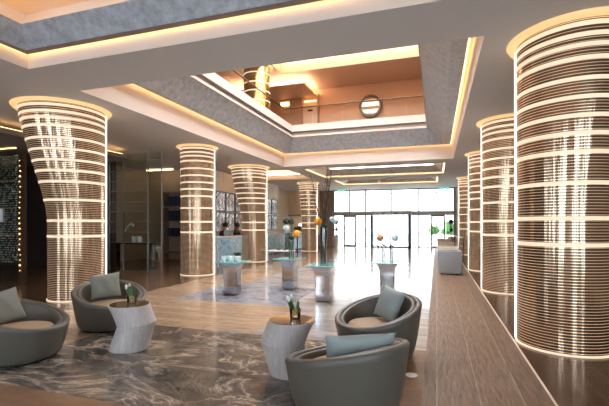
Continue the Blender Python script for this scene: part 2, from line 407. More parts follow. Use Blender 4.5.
# added roof light, unseen, brings daylight down the void: glazed bays between ribs
ringm([rl(uh, 8.9), rl(inset(uh,.9,.9,1.2,1.2), 8.9)], M['upceil'])
q = inset(uh,.9,.9,1.2,1.2)
S('window_9', MB().add(rl(q, 8.92), [(0,1,2,3)]), M['added_skylight'])
for k in range(7):
    y = q[2]+(q[3]-q[2])*k/6
    S('trim', MB().box(q[0],q[1],y-.05,y+.05,8.8,8.92), M['fascia'])
ringm([rl(uh, 8.5), rl(uh, 8.9)], M['upceil'])
led(None, inset(uh, .12), 8.36, 8.40, 'led_up', .04)
S('wall_far', MB().box(UX0, UX1, UY1, UY1+.2, 4.95, UH+.05), M['upwall'])
S('wall_left', MB().box(UX0-.2, UX0, UY0, UY1, 4.95, UH+.05), M['upwall'])
S('wall_right', MB().box(UX1, UX1+.2, UY0, UY1, 4.95, UH+.05), M['upwall'])
S('wall_near', MB().box(UX0, UX1, UY0-.2, UY0, 4.95, UH+.05), M['upwall'])
# dropped gallery soffit with glowing edges
S('trim', MB().box(-9.5,-5.45,16.35,18.28,7.55,7.62), M['upbrown'])
S('trim', MB().box(-9.3,-5.65,16.55,18.28,7.62,7.89), M['fascia'])
S('light_strip', MB().box(-9.4,-5.55,16.42,16.47,7.625,7.66), M['led_up'])
S('light_strip', MB().box(-5.56,-5.51,16.42,18.2,7.625,7.66), M['led_up'])
# niche with a lit cabinet in the far upper wall
t = thing('wall_cabinet', 'pink lit cabinet niche with a dark slot in the upper gallery wall', 'cabinet', (-5.72, 18.18, 4.95))
MB().box(-.42,-.36,-.12,.1,0,2.62).box(.36,.42,-.12,.1,0,2.62).box(-.42,.42,-.12,.1,2.62,2.7).build('frame', M['upbrown'], t)
MB().box(-.36,.36,.0,.08,0,2.2).build('door', M['curtain'], t)
MB().box(-.3,.3,-.06,.0,2.36,2.42).build('lamp', M['led_soft'], t)
MB().box(-.12,.12,-.02,.0,1.92,2.0).build('slot', M['black'], t)
t = thing('wall_lamp', 'glowing rectangular wall lamp beside the upper gallery column', 'lamp', (-7.0, 18.2, 6.85))
MB().box(-.25,.25,-.06,.08,0,.62).build('lamp_body', M['upwall'], t)
MB().box(-.22,.22,-.08,-.06,.36,.56).build('lamp_shade', M['led_soft'], t)
# round mirror
t = thing('round_mirror', 'round dark framed mirror hanging on the upper gallery wall', 'mirror', (-2.86, 18.2, 6.85))
pts = [[(R*math.cos(a*PI/24), y, R*math.sin(a*PI/24)) for a in range(48)] for R, y in ((.40,-.06),(.41,-.1),(.5,-.1),(.52,-.06),(.52,.1),(.40,.1),(.40,-.06))]
MB().rings(pts, cap=False).build('frame', M['soffit'], t, smooth=True)
MB().rings([[(.405*math.cos(a*PI/24), y, .405*math.sin(a*PI/24)) for a in range(48)] for y in (-.04, .08)]).build('mirror_glass', M['mirror'], t)
# balustrade
t = thing('balustrade', 'glass balustrade with slim dark bronze handrail around the upper opening', 'railing', (0,0,4.95))
R_ = inset(V2, -.42, -.42, -.42, -.3)
a = rl(R_, 1.06)
for k in range(4):
    p, q = Vector(a[k]), Vector(a[(k+1)%4])
    MB().tube([p, q], .024).build('handrail', M['brass_dark'], t)
    d = (q-p).normalized(); nn = Vector((-d.y, d.x, 0))*.008; n = 5
    for i in range(n):
        s0 = p+(q-p)*(i/n)+d*.02; s1 = p+(q-p)*((i+1)/n)-d*.02
        b = [s0-nn, s1-nn, s1+nn, s0+nn]
        MB().rings([[Vector((v.x,v.y,.02)) for v in b], [Vector((v.x,v.y,1.04)) for v in b]]).build('glass_panel', M['rail_glass'], t)

# ------------------------------------------------------------ walls of the hall
S('wall_left', MB().box(XL-.2, XL, YN, 16, 0, H), M['dkwood'])
S('wall_left', MB().box(XL, -10.25, 10.6, 10.8, 0, H), M['dkwood'])
S('wall_left', MB().box(-12.2, -9.0, 14.5, 14.7, 0, H), M['beige'])
S('wall_left', MB().box(-9.2, -9.0, 14.7, 22.4, 0, H), M['cream'])
S('wall_left', MB().box(-12.2, -12.0, 10.8, 14.5, 0, H), M['beige'])
S('wall_left', MB().box(-10.2, -10.0, 22.4, YF, 0, H), M['cream'])
S('wall_left', MB().box(-10.0, -9.0, 22.3, 22.4, 0, H), M['cream'])
S('wall_right', MB().box(XR, XR+.2, YN, -2.8, 0, H).box(XR, XR+.2, -.6, YF, 0, H).box(XR, XR+.2, -2.8, -.6, 0, .3).box(XR, XR+.2, -2.8, -.6, 3.4, H), M['beige'])
S('window_8', MB().box(XR+.08,XR+.1,-2.8,-.6,.3,3.4), M['blue_pane'])  # unseen opening added to throw side daylight on the chairs
S('wall_far', MB().box(-10.0, -6.75, YF, YF+.2, 0, H), M['cream'])
S('wall_far', MB().box(1.1, XR, YF, YF+.2, 0, H), M['cream'])
S('trim', MB().box(-10.0,-7.7,YF-.12,YF,2.05,2.15), M['steel'])
for k in range(5):
    x = -10.0+k*.46
    S('trim', MB().box(x+.015,x+.445,YF-.06,YF,2.17,3.74), M['curtain'])
for k in range(3):
    x = -7.7+k*.32
    S('trim', MB().box(x+.01,x+.31,YF-.1,YF,0,3.78), M['taupewood'])
# cream panels above the pictures
for k in range(8):
    S('trim', MB().box(-8.995,-8.96,14.75+k*.94,14.75+k*.94+.92,3.02,3.78), M['cream'])
# wall with four tall windows behind the camera
WN = [(-12.5,-11.0), (-7.2,-5.4), (-2.6,-.9), (2.2,3.8)]
xs = [XL]+[v for p in WN for v in p]+[XR]
for i in range(0, len(xs), 2):
    S('wall_near', MB().box(xs[i], xs[i+1], YN-.2, YN, 0, H), M['beige'])
for i, (a_, b_) in enumerate(WN):
    S('wall_near', MB().box(a_,b_,YN-.2,YN,0,.3).box(a_,b_,YN-.2,YN,3.4,H), M['beige'])
    o = S('window_%d' % (i+1), MB().box(a_,a_+.06,YN-.1,YN,.3,3.4).box(b_-.06,b_,YN-.1,YN,.3,3.4).box(a_+.06,b_-.06,YN-.1,YN,.3,.36).box(a_+.06,b_-.06,YN-.1,YN,3.34,3.4), M['mullion'])
    S('pane', MB().box(a_+.06,b_-.06,YN-.06,YN-.05,.36,3.34), M['blue_pane'], o)
# floor line trims
S('baseboard_left', MB().box(-9.0,-8.98,14.7,22.3,0,.1), M['taupewood'])

# ------------------------------------------------------------ entrance glazing
EX0, EX1 = -6.75, 1.1
ent = S('window_5', MB().box(EX0,EX1,YF,YF+.1,3.72,3.8).box(EX0,EX1,YF-.04,YF+.14,2.06,2.33).box(EX0,EX1,YF,YF+.1,0,.03), M['steel'])
def px2x(px):  # kept out of the scene: plain table of mullion places along the wall
    t_ = (px-304.5)/400; z = YF/(.9494+.3140*t_); return z*(t_*.9494-.3140)
for px, w in ((333.5,.1),(349.5,.07),(365.5,.07),(391.5,.06),(418.8,.08),(436.8,.07),(454.5,.1)):
    x = px2x(px)
    S('trim', MB().box(x-w/2,x+w/2,YF-.02,YF+.12,2.33,3.72), M['mullion'])
S('window_6', MB().box(EX0,EX1,YF+.04,YF+.055,2.33,3.72), M['pane'])
S('trim', MB().box(EX0,EX1,YF+.02,YF+.08,3.48,3.52), M['mullion'])
for px, w in ((333.5,.1),(365.5,.08),(418.8,.08),(454.5,.1)):
    x = px2x(px)
    S('trim', MB().box(x-w/2,x+w/2,YF-.02,YF+.12,.03,2.06), M['mullion'])
S('window_7', MB().box(EX0,px2x(343),YF+.04,YF+.055,.03,2.06).box(px2x(356),px2x(370),YF+.04,YF+.055,.03,2.06).box(px2x(411),px2x(430),YF+.04,YF+.055,.03,2.06).box(px2x(446),EX1,YF+.04,YF+.055,.03,2.06), M['pane'])
for i, (a_, b_) in enumerate(((343.5,356),(430.5,445.5))):
    x0, x1 = px2x(a_), px2x(b_)
    d = S('door_%d' % (i+1), MB().box(x0,x0+.1,YF-.06,YF+.06,0,2.06).box(x1-.1,x1,YF-.06,YF+.06,0,2.06).box(x0+.1,x1-.1,YF-.06,YF+.06,1.96,2.06).box(x0+.1,x1-.1,YF-.06,YF+.06,0,.09), M['brframe'])
    S('pane', MB().box(x0+.1,x1-.1,YF-.005,YF+.005,.09,1.96), M['pane'], d)
    S('door_handle', MB().tube([(x0+.16,YF-.1,.8),(x0+.16,YF-.1,1.3)], .015), M['chrome'], d)
# central portal box standing forward of the glazing
vx0, vx1, vy = px2x(372)+.02, px2x(410.5)+.06, YF-.85
d = S('door_3', MB().box(vx0,vx0+.14,vy,vy+.14,0,2.06).box(vx1-.16,vx1,vy,vy+.14,0,2.06).box(vx0,vx0+.1,YF-.16,YF-.06,0,2.06).box(vx1-.1,vx1,YF-.16,YF-.06,0,2.06), M['dkframe'])
S('canopy', MB().box(vx0-.05,vx1+.05,vy-.08,YF-.05,2.06,2.33), M['steel'], d)
S('sensor', MB().box(vx0+.75,vx0+.95,vy-.1,vy-.08,2.16,2.22).box(vx1-1.0,vx1-.8,vy-.1,vy-.08,2.16,2.22), M['black'], d)
S('door_leaf', MB().box(vx0+.45,vx0+.52,vy+.05,vy+.09,0,2.04).box((vx0+vx1)/2-.03,(vx0+vx1)/2+.03,vy+.05,vy+.09,0,2.04).box(vx0+.14,vx1-.16,vy+.05,vy+.09,0,.05), M['brframe'], d)
S('pane', MB().box(vx0+.14,vx1-.16,vy+.065,vy+.075,.05,2.04).box(vx0+.04,vx0+.05,vy+.14,YF-.16,.03,2.04).box(vx1-.05,vx1-.04,vy+.14,YF-.16,.03,2.04), M['pane'], d)
# outside
S('ground', cells(-60, 60, YF+.3, 36, -.02, []), M['outside'])
S('ground', cells(-60, 60, 36, 44, -.02, []), M['water'])
S('ground', cells(-60, 60, 44, 120, -.02, []), M['outside'])
tag(MB().box(-40,40,44.5,45,-.02,.35).build('garden_wall', M['outside']), 'low pale wall beyond the water outside the entrance', 'wall')
for i, (x, y, s) in enumerate(((1.2,40,1.0),(-.3,41,.8))):
    mb = MB()
    for k in range(14): mb.blob((random.uniform(-.5,.5)*s, random.uniform(-.4,.4)*s, .4+random.uniform(0,1.2)*s), .35*s, 1, .2)
    mb.tube([(0,0,0),(0,0,1.2)], .06)
    o = mb.build('bush', M['leaf'], loc=(x,46+i,0)); tag(o, ('pale green bush outside beyond the right framed door', 'smaller green bush outside left of the larger one')[i], 'bush')
# exit signs
for i, (x, lab) in enumerate(((-6.22,'far left green exit light over the left framed door'),(-5.93,'green exit light just right of the far left one'),(.28,'green exit light over the right framed door, nearer the centre'),(.62,'far right green exit light beside the striped column'))):
    t = thing('exit_light', lab, 'exit sign', (x, YF-.5, 3.64), group='green exit lights at the entrance')
    MB().box(-.09,.09,-.02,.02,0,.12).build('sign_box', M['exit'], t); MB().box(-.01,.01,-.01,.01,.12,.16).build('hanger', M['steel'], t)
t = thing('ceiling_camera', 'small white dome camera under the ceiling near the entrance', 'camera', (-2.75, 20.3, 3.8))
MB().lathe([(.02,0),(.02,-.1),(.09,-.1),(.09,-.16),(.06,-.22),(.01,-.24)], seg=16).build('housing', M['white'], t, smooth=True)

# ------------------------------------------------------------ columns
RINGS = (3.70,3.58,3.47,3.33,3.11,2.91,2.71,2.515,2.31,1.965,1.565,1.26)
def column(loc, r0, r1, fd, ed, label, htop=H, mb_='bronze', rings=RINGS, lo=1.65):
    t = thing('column', label, 'column', loc, group='bronze slatted columns with light rings')
    def sec(z, e=0.):
        k = min(max((z-lo)/(3.75-lo), 0), 1); k = k*k*(3-2*k)*.35+k*.65; dr = (r1-r0)*k
        return dr*fd[0], dr*fd[1], r0+dr+e
    def circ(z, e=0., n=72):
        cx, cy, r = sec(z, e); return [(cx+r*math.cos(2*PI*j/n), cy+r*math.sin(2*PI*j/n), z) for j in range(n)]
    zt = htop-.005
    zs = [0.0]+[.2*i for i in range(1, int(zt/.1)//2+1) if .2*i < zt-.05]+[zt]
    MB().rings([circ(z) for z in zs]).build('drum', M[mb_], t, smooth=True)
    for z in rings:
        h = .023
        MB().rings([circ(z-h,-.02), circ(z-h,.006), circ(z+h,.006), circ(z+h,-.02)], cap=False).build('light_ring', M['ringlight'], t, smooth=30)
    MB().rings([circ(.0,.0), circ(.0,.014), circ(.022,.014), circ(.022,.0)], cap=False).build('base_ring', M['ringlight'], t, smooth=30)
    MB().rings([circ(zt-.04,0), circ(zt-.04,.09), circ(zt-.0,.115), circ(zt-.0,0)], cap=False).build('halo_disc', M['halo'], t, smooth=30)
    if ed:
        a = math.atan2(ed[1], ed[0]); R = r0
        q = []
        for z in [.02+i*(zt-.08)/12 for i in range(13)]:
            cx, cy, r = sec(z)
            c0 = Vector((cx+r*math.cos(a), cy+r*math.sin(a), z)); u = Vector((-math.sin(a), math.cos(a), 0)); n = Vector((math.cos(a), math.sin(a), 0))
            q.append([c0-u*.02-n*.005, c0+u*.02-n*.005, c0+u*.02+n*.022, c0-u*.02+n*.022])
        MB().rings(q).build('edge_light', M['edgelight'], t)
    return t
GL, GR = (.9,.43), (-.985,.17)
column((-6.97,6.3,0), .52, .765, (-.67,-.74), (.75,.66), 'widening striped column at far left behind the tub chairs')
column((-6.82,10.4,0), .49, .495, (-1,0), GL, 'straight striped column between the glass partition and the first reception desk')
column((-7.02,14.75,0), .5, .72, (-.9,-.43), GL, 'striped column widening at the top, in front of the receptionists')
column((-6.75,21.3,0), .44, .52, (-.9,-.4), GL, 'small distant striped column left of the entrance doors')
column((1.50,5.75,0), .52, .62, (.96,-.2), GR, 'huge nearest striped column at the right edge')
column((1.50,9.95,0), .52, .62, (.96,-.2), GR, 'second striped column on the right, behind the huge one')
column((1.50,14.2,0), .5, .56, (.96,-.2), GR, 'third striped column on the right, beside the grey armchairs')
column((1.52,21.3,0), .5, .5, (1,0), GR, 'farthest striped column on the right, by the handrail')
column((-7.0,14.95,4.95), .54, .54, (1,0), None, 'gold column with light rings on the upper gallery', htop=2.94, mb_='bronze_up', rings=(2.6,2.22,1.88,1.5,1.1,.6))

# ------------------------------------------------------------ tub chairs
def chair(loc, face, label, amp=.27):
    t = thing('tub_chair', label, 'armchair', loc, math.radians(face), 'round tub chairs with tilted rims')
    n = 72; R = .5
    hz = lambda a: .365+amp*((1-math.cos(a))/2)
    rings = []
    def P(a, r, z): return (r*math.cos(a), r*math.sin(a), z)
    A = [2*PI*j/n for j in range(n)]
    for s in [0,.06,.2,.4,.6,.8,.93]:
        rings.append([P(a, .40+.10*s**.6, .03+s*(hz(a)-.045)) for a in A])
    for dr, dz in ((.002,-.012),(-.012,.004),(-.035,.010),(-.058,.004),(-.066,-.012)):
        rings.append([P(a, R+dr, hz(a)+dz) for a in A])
    rings.insert(0, [P(a, .375, .02) for a in A])
    MB().rings(rings, cap=False).build('shell', M['chair'], t, smooth=60)
    rings = []
    for dr, dz in ((-.066,-.016),(-.072,-.004),(-.09,.0),(-.112,-.006),(-.122,-.03)):
        rings.append([P(a, R+dr, hz(a)+dz) for a in A])
    rings.append([P(a, .365, .30+.4*(hz(a)-.365)) for a in A]); rings.append([P(a, .35, .26) for a in A])
    MB().rings(rings, cap=False).build('backrest', M['chair_in'], t, smooth=60)
    MB().rings([[P(a, R-.064+.005*math.cos(b), hz(a)-.004+.005*math.sin(b)) for a in A] for b in [2*PI*i/6 for i in range(7)]], cap=False).build('piping', M['piping'], t, smooth=True)
    MB().lathe([(.05,.2),(.33,.2),(.352,.24),(.355,.30),(.33,.335),(.25,.35),(.05,.355)], seg=48).build('seat', M['seat'], t, smooth=60)
    MB().lathe([(.365,0),(.37,.02),(.3,.03)], seg=48).build('plinth', M['plinth'], t)
    return t
chair((-4.47,3.26,0), 15, 'tub chair cropped by the left edge of the picture')
chair((-4.55,4.68,0), -30, 'tub chair behind the left drum table in front of the striped column')
chair((-.66,4.72,0), 228, 'tub chair right of centre facing the camera with a square cushion')
chair((-.70,3.20,0), 146, 'nearest tub chair, seen from behind at the bottom', .235)

def cushion(loc, w, h, th, rot, m, label):
    n = 18; mb = MB(); top = []
    def gz(u, v):
        return th*.5*((1-abs(u)**2.6)*(1-abs(v)**2.6))**.55
    def xy(u, v):
        k = 1-.08*(1-v*v)*abs(u)**2; l = 1-.08*(1-u*u)*abs(v)**2
        return u*w/2*k, v*h/2*l
    idx = {}; vs = []; fs = []
    for sgn in (1,-1):
        for i in range(n+1):
            for j in range(n+1):
                u, v = -1+2*i/n, -1+2*j/n; x, y = xy(u, v)
                edge = i in (0,n) or j in (0,n)
                if sgn == -1 and edge: idx[(sgn,i,j)] = idx[(1,i,j)]; continue
                wr = .006*math.sin(7*u+3*v)*(1-u*u)*(1-v*v)
                idx[(sgn,i,j)] = len(vs); vs.append((x, y, sgn*gz(u,v)+wr))
        for i in range(n):
            for j in range(n): fs.append((idx[(sgn,i,j)], idx[(sgn,i+1,j)], idx[(sgn,i+1,j+1)], idx[(sgn,i,j+1)]))
    o = mb.add(vs, fs).build('cushion', m, smooth=75); o.location = loc; o.rotation_euler = rot
    return tag(o, label, 'cushion')
def lean(yaw, tilt, roll=0):
    # cushion standing on edge: normal faces direction yaw, leaning back by tilt
    Rm = Matrix.Rotation(math.radians(yaw), 4, 'Z') @ Matrix.Rotation(math.radians(90-tilt), 4, 'Y') @ Matrix.Rotation(math.radians(90+roll), 4, 'Z')
    return Rm.to_euler()
cushion((-4.76,3.30,.54), .40, .40, .13, lean(-10,22,8), M['cushion'], 'grey cushion on the tub chair cropped by the left edge')
cushion((-4.72,4.76,.575), .42, .38, .13, lean(-50,22,6), M['cushion'], 'grey square cushion on the chair by the left striped column')
cushion((-.54,4.85,.55), .40, .40, .14, lean(228,20,-9), M['cushion_blue'], 'grey square cushion on the tub chair right of centre')
cushion((-.57,3.06,.50), .56, .36, .13, lean(118,20,0), M['cushion_blue'], 'pale blue cushion on the nearest tub chair, lying against its back')

# ------------------------------------------------------------ drum tables (two leaning cylinders meeting at a mitre)
def drum(loc, rz, label):
    t = thing('drum_table', label, 'side table', loc, rz, 'white kinked drum side tables')
    r = .235; sh = .092; n = 56; out = []
    for zz, k, tilt, rr in ((.012,0,0,.222),(.0,0,0,.222),(.01,0,0,.228),(.08,.22,.22,.224),(.2,.64,.64,.220),(.29,.97,.99,.222),(.30,1,1,.224),(.312,.96,.98,.223),(.38,.66,.6,.222),(.46,.3,.25,.228),(.52,0,0,.238),(.53,-.03,0,.236)):
        out.append([(rr*math.cos(2*PI*j/n)+sh*k, rr*math.sin(2*PI*j/n), zz+tilt*.12*rr*math.cos(2*PI*j/n)) for j in range(n)])
    out = out[1:]
    MB().rings(out).build('body', M['drum'], t, smooth=18)
    MB().lathe([(.225,.531),(.226,.536),(.0005,.536)], seg=48).build('glass_top', M['bronze_glass'], t)
    return t
drum((-3.53,3.93,0), math.radians(18), 'left white drum table between two tub chairs')
drum((-1.40,3.81,0), math.radians(198), 'right white drum table behind the nearest tub chair')
def bulbs(loc, label, rz=0):
    t = thing('flower_glass', label, 'flowers', loc, rz, 'glasses of tulips and bulbs')
    MB().lathe([(.042,.0),(.052,.004),(.062,.1),(.058,.1),(.05,.012),(.0005,.012)], seg=24).build('glass', M['vaseglass'], t, smooth=True)
    mb = MB()
    for k in range(7):
        a = k*2.4; mb.blob((.022*math.cos(a), .022*math.sin(a), .035+.006*k), .019, 2, .05)
    mb.build('bulbs', M['bulb'], t, smooth=True)
    mb = MB()
    for k in range(7):
        a = 2.2+k*.35; mb.leaf((0.01*k-.03, 0, .06), (-.55+.09*k, .1*math.sin(a*3), 1), .14+.02*(k%3), .015, .05)
    mb.build('leaves', M['leaf'], t, smooth=True)
    for k, (x, y, z) in enumerate(((-.085,.0,.2),(-.05,.015,.215),(-.06,-.03,.19))):
        MB().blob((x,y,z), .016, 2, .03, (1,1,1.5)).build('tulip', M['whitepetal'], t, smooth=True)
    MB().tube([(0,0,.05),(.03,0,.12),(.045,.005,.16)], .004).build('stem', M['bark'], t)
    return t
bulbs((-3.53,3.97,.536), 'glass of white tulips and bulbs on the left drum table')
bulbs((-1.38,3.87,.536), 'glass of white tulips and bulbs on the right drum table')

# ------------------------------------------------------------ chrome pedestals
def pedestal(loc, label):
    t = thing('pedestal', label, 'pedestal table', loc, 0, 'chrome pedestals with glass tops')
    def sq(hw, z, b=.02):
        return [(-hw+b,-hw,z),(hw-b,-hw,z),(hw,-hw+b,z),(hw,hw-b,z),(hw-b,hw,z),(-hw+b,hw,z),(-hw,hw-b,z),(-hw,-hw+b,z)]
    prof = [(.142,.02),(.148,.04),(.145,.2),(.145,.40),(.150,.49),(.158,.56),(.176,.62),(.205,.665),(.222,.69)]
    MB().rings([sq(a,z) for a,z in prof]).build('column_body', M['chrome'], t, smooth=25)
    MB().rings([sq(.12,0),sq(.12,.02)]).build('base', M['plinth'], t)
    MB().bbox(-.30,.30,-.30,.30,.69,.712,.005).build('glass_top', M['tealglass'], t)
    return t
PD = [(-4.15,7.63),(-3.22,8.67),(-2.09,7.52),(-.97,8.47)]
pedestal((*PD[0],0), 'leftmost chrome pedestal with small white cups on it')
pedestal((*PD[1],0), 'chrome pedestal second from left with an orange and white bouquet')
pedestal((*PD[2],0), 'chrome pedestal carrying the tall willow branches')
pedestal((*PD[3],0), 'rightmost chrome pedestal with two slim vases')

def vase_mb(r, h): return MB().lathe([(r*.9,0),(r,.01),(r*.92,h*.5),(r*1.05,h),(r*.97,h),(r*.85,h*.5),(r*.88,.02),(.0005,.02)], seg=24)
# willow arrangement
t = thing('willow_vase', 'tall glass vase with curly willow branches and an orange bloom', 'flowers', (PD[2][0],PD[2][1],.712))
vase_mb(.06,.72).build('vase', M['vaseglass'], t, smooth=True)
random.seed(3)
for k in range(9):
    x, y = random.uniform(-.02,.02), random.uniform(-.02,.02); pts = []; z = .03
    dx, dy = random.uniform(-.06,.14), random.uniform(-.1,.1); top = random.uniform(1.5,2.0)
    if k == 0: dx, top = -.22, 1.85
    i = 0
    while z < top:
        f = max(0,(z-.6))
        pts.append((x+dx*f*1.1+.02*math.sin(z*9+k*2)*min(1,z), y+dy*f+.02*math.cos(z*8+k)*min(1,z), z)); z += .07
    br_ = MB().tube(pts, [(.005 if p[2] < .7 else .013-.008*i/len(pts)) for i, p in enumerate(pts)], 6).build('branch', M['bark'], t, smooth=True)
    if k in (0,3):
        for s in range(3):
            p = pts[len(pts)//2+s*4]; MB().tube([p,(p[0]-.06,p[1],p[2]+.1),(p[0]-.08+.05*s,p[1],p[2]+.22)], .004, 5).build('twig', M['bark'], br_)
rv = Vector((.9494,.314,0))
def off(u, z): return (rv.x*u, rv.y*u, z)
MB().blob(off(-.11,.84), .075, 3, .12).build('orange_bloom', M['orange'], t, smooth=True)
MB().blob(off(.16,.88), .05, 3, .12).blob(off(.21,.84), .045, 3, .12).build('white_bloom', M['palepetal'], t, smooth=True)
mb = MB()
for k in range(14):
    a = k*2.4; mb.leaf((0,0,.68), (math.cos(a), math.sin(a), .5+.5*(k%3)), .2, .028, .3)
mb.build('leaves', M['dkleaf'], t, smooth=True)
MB().tube([(0,0,.5),off(.1,.75),off(.16,.88)], .006).tube([(0,0,.5),off(-.06,.72),off(-.11,.82)], .006).build('stems', M['dkleaf'], t)
# orange and white bouquet
t = thing('bouquet_vase', 'clear vase with dark green, white and orange flowers', 'flowers', (PD[1][0]+.03,PD[1][1],.712))
vase_mb(.06,.46).build('vase', M['vaseglass'], t, smooth=True)
MB().blob(off(-.12,.86), .07, 3, .3).blob(off(.0,.84), .06, 3, .3).build('green_bloom', M['dkleaf'], t, smooth=True)
MB().blob(off(-.1,.68), .095, 3, .1).build('white_bloom', M['palepetal'], t, smooth=True)
MB().blob(off(.13,.56), .085, 3, .12).build('orange_bloom', M['orange'], t, smooth=True)
mb = MB()
for k in range(12):
    a = k*2.4; mb.leaf((0,0,.42), (math.cos(a), math.sin(a), .6+.4*(k%3)), .22, .035, .4)
mb.build('leaves', M['dkleaf'], t, smooth=True)
MB().tube([(0,0,.05),off(-.04,.5),off(-.11,.8)], .006).tube([(0,0,.05),off(.04,.4),off(.12,.54)], .006).tube([(0,0,.05),off(-.02,.45),off(-.08,.66)], .006).tube([(0,0,.05),(0,0,.5),off(.02,.82)], .006).build('stems', M['leaf'], t)
# two slim vases
for i, (dx, m_, nm, lab) in enumerate(((-.085,'peach','brown orange','slim vase with a brown orange bloom on the rightmost pedestal'),(.075,'palepetal','white','slim vase with a pale white bloom on the rightmost pedestal'))):
    t = thing('slim_vase', lab, 'flowers', (PD[3][0]+rv.x*dx,PD[3][1]+rv.y*dx,.712), group='slim vases on the rightmost pedestal')
    vase_mb(.038,.33).build('vase', M['vaseglass'], t, smooth=True)
    s = -1 if i == 0 else 1
    MB().tube([(0,0,.03),(0,0,.33),off(s*.06,.46)], .006).build('stem', M['dkleaf'], t)
    MB().blob(off(s*.075,.5), .07, 3, .12).build('bloom', M[m_], t, smooth=True)
    mb = MB()
    for k in range(6):
        a = k*1.05; mb.leaf((0,0,.33), (math.cos(a), math.sin(a), .7), .13, .02, .3)
    mb.build('leaves', M['dkleaf'], t, smooth=True)
# cups and plant on first pedestal
for i, (u, w) in enumerate(((-.2,.0),(-.1,.06),(0,-.05),(.1,.03),(.18,-.06))):
    lab = ('leftmost small white cup on the leftmost pedestal','second white cup from left on the leftmost pedestal','middle white cup on the leftmost pedestal','fourth white cup from left on the leftmost pedestal','rightmost white cup on the leftmost pedestal')[i]
    o = MB().lathe([(.02,0),(.034,.02),(.04,.06),(.036,.06),(.03,.02),(.0005,.012)], seg=20).build('cup', M['white'], smooth=True)
    o.scale = (1.5,1.5,1.7); o.location = (PD[0][0]+u, PD[0][1]+w, .712); tag(o, lab, 'cup', 'white cups on the leftmost pedestal')
t = thing('potted_plant', 'dark leafy plant in a terracotta pot beside the first reception desk', 'plant', (-7.1,13.45,0)); t.scale = (.72,.72,.62)
MB().lathe([(.14,0),(.17,.02),(.2,.5),(.18,.5),(.16,.44),(.0005,.44)], seg=24).build('pot', M['peach'], t, smooth=True)
mb = MB(); random.seed(5)
for k in range(60):
    a = random.uniform(0,2*PI); mb.leaf((.05*math.cos(a),.05*math.sin(a),.44), (math.cos(a), math.sin(a), random.uniform(.4,2.4)), random.uniform(.3,.5), .035, .3)
mb.build('foliage', M['dkleaf'], t, smooth=True)

# ------------------------------------------------------------ reception
def desk(y0, y1, label):
    t = thing('reception_desk', label, 'desk', (-7.8,(y0+y1)/2,0), 0, 'onyx reception desks'); L = (y1-y0)/2
    MB().bbox(-.06,.0,-L,L,.06,.98,.01).build('front_panel', M['onyx'], t)
    MB().bbox(-.5,.03,-L-.02,L+.02,.98,1.02,.008).build('desk_top', M['white'], t)
    MB().box(-.5,-.06,-L,-L+.04,.06,.98).build('side_panel', M['onyx'], t); MB().box(-.5,-.06,L-.04,L,.06,.98).build('side_panel', M['onyx'], t)
    MB().box(-.45,-.03,-L+.03,L-.03,0,.06).build('plinth', M['plinth'], t)
    return t
desk(13.1,16.7,'blue onyx reception desk left of the widening column, staffed by two people')
desk(17.9,20.2,'middle blue onyx reception desk right of the widening column')
desk(21.4,23.2,'farthest small blue onyx desk beside the distant column')
for k in (0,1,2,3,6,7):
    for r_ in (0,1):
        y = 14.95+.87*k; z = 1.16+.9*r_
        nm = ('first','second','third','fourth','','','fifth','last')[k]
        t = thing('wall_art', '%s black framed swirl relief, %s row, counted from the near end of the reception wall' % (nm, ('lower','upper')[r_]), 'picture', (-8.96,y,z), group='swirl reliefs on the reception wall')
        MB().box(0,.06,0,.04,0,.86).box(0,.06,.8,.84,0,.86).box(0,.06,.04,.8,0,.04).box(0,.06,.04,.8,.82,.86).build('frame', M['black'], t)
        rp = MB().box(0,.03,.04,.8,.04,.82).build('relief_panel', M['swirl'], t)
        q = []
        for s in range(25):
            a = s*.5; q.append((.04, .42+(.1+.012*s)*math.cos(a)*.8, .43+(.1+.011*s)*math.sin(a)))
        MB().tube(q, .016, 6).build('swirl', M['steel'], rp, smooth=True)

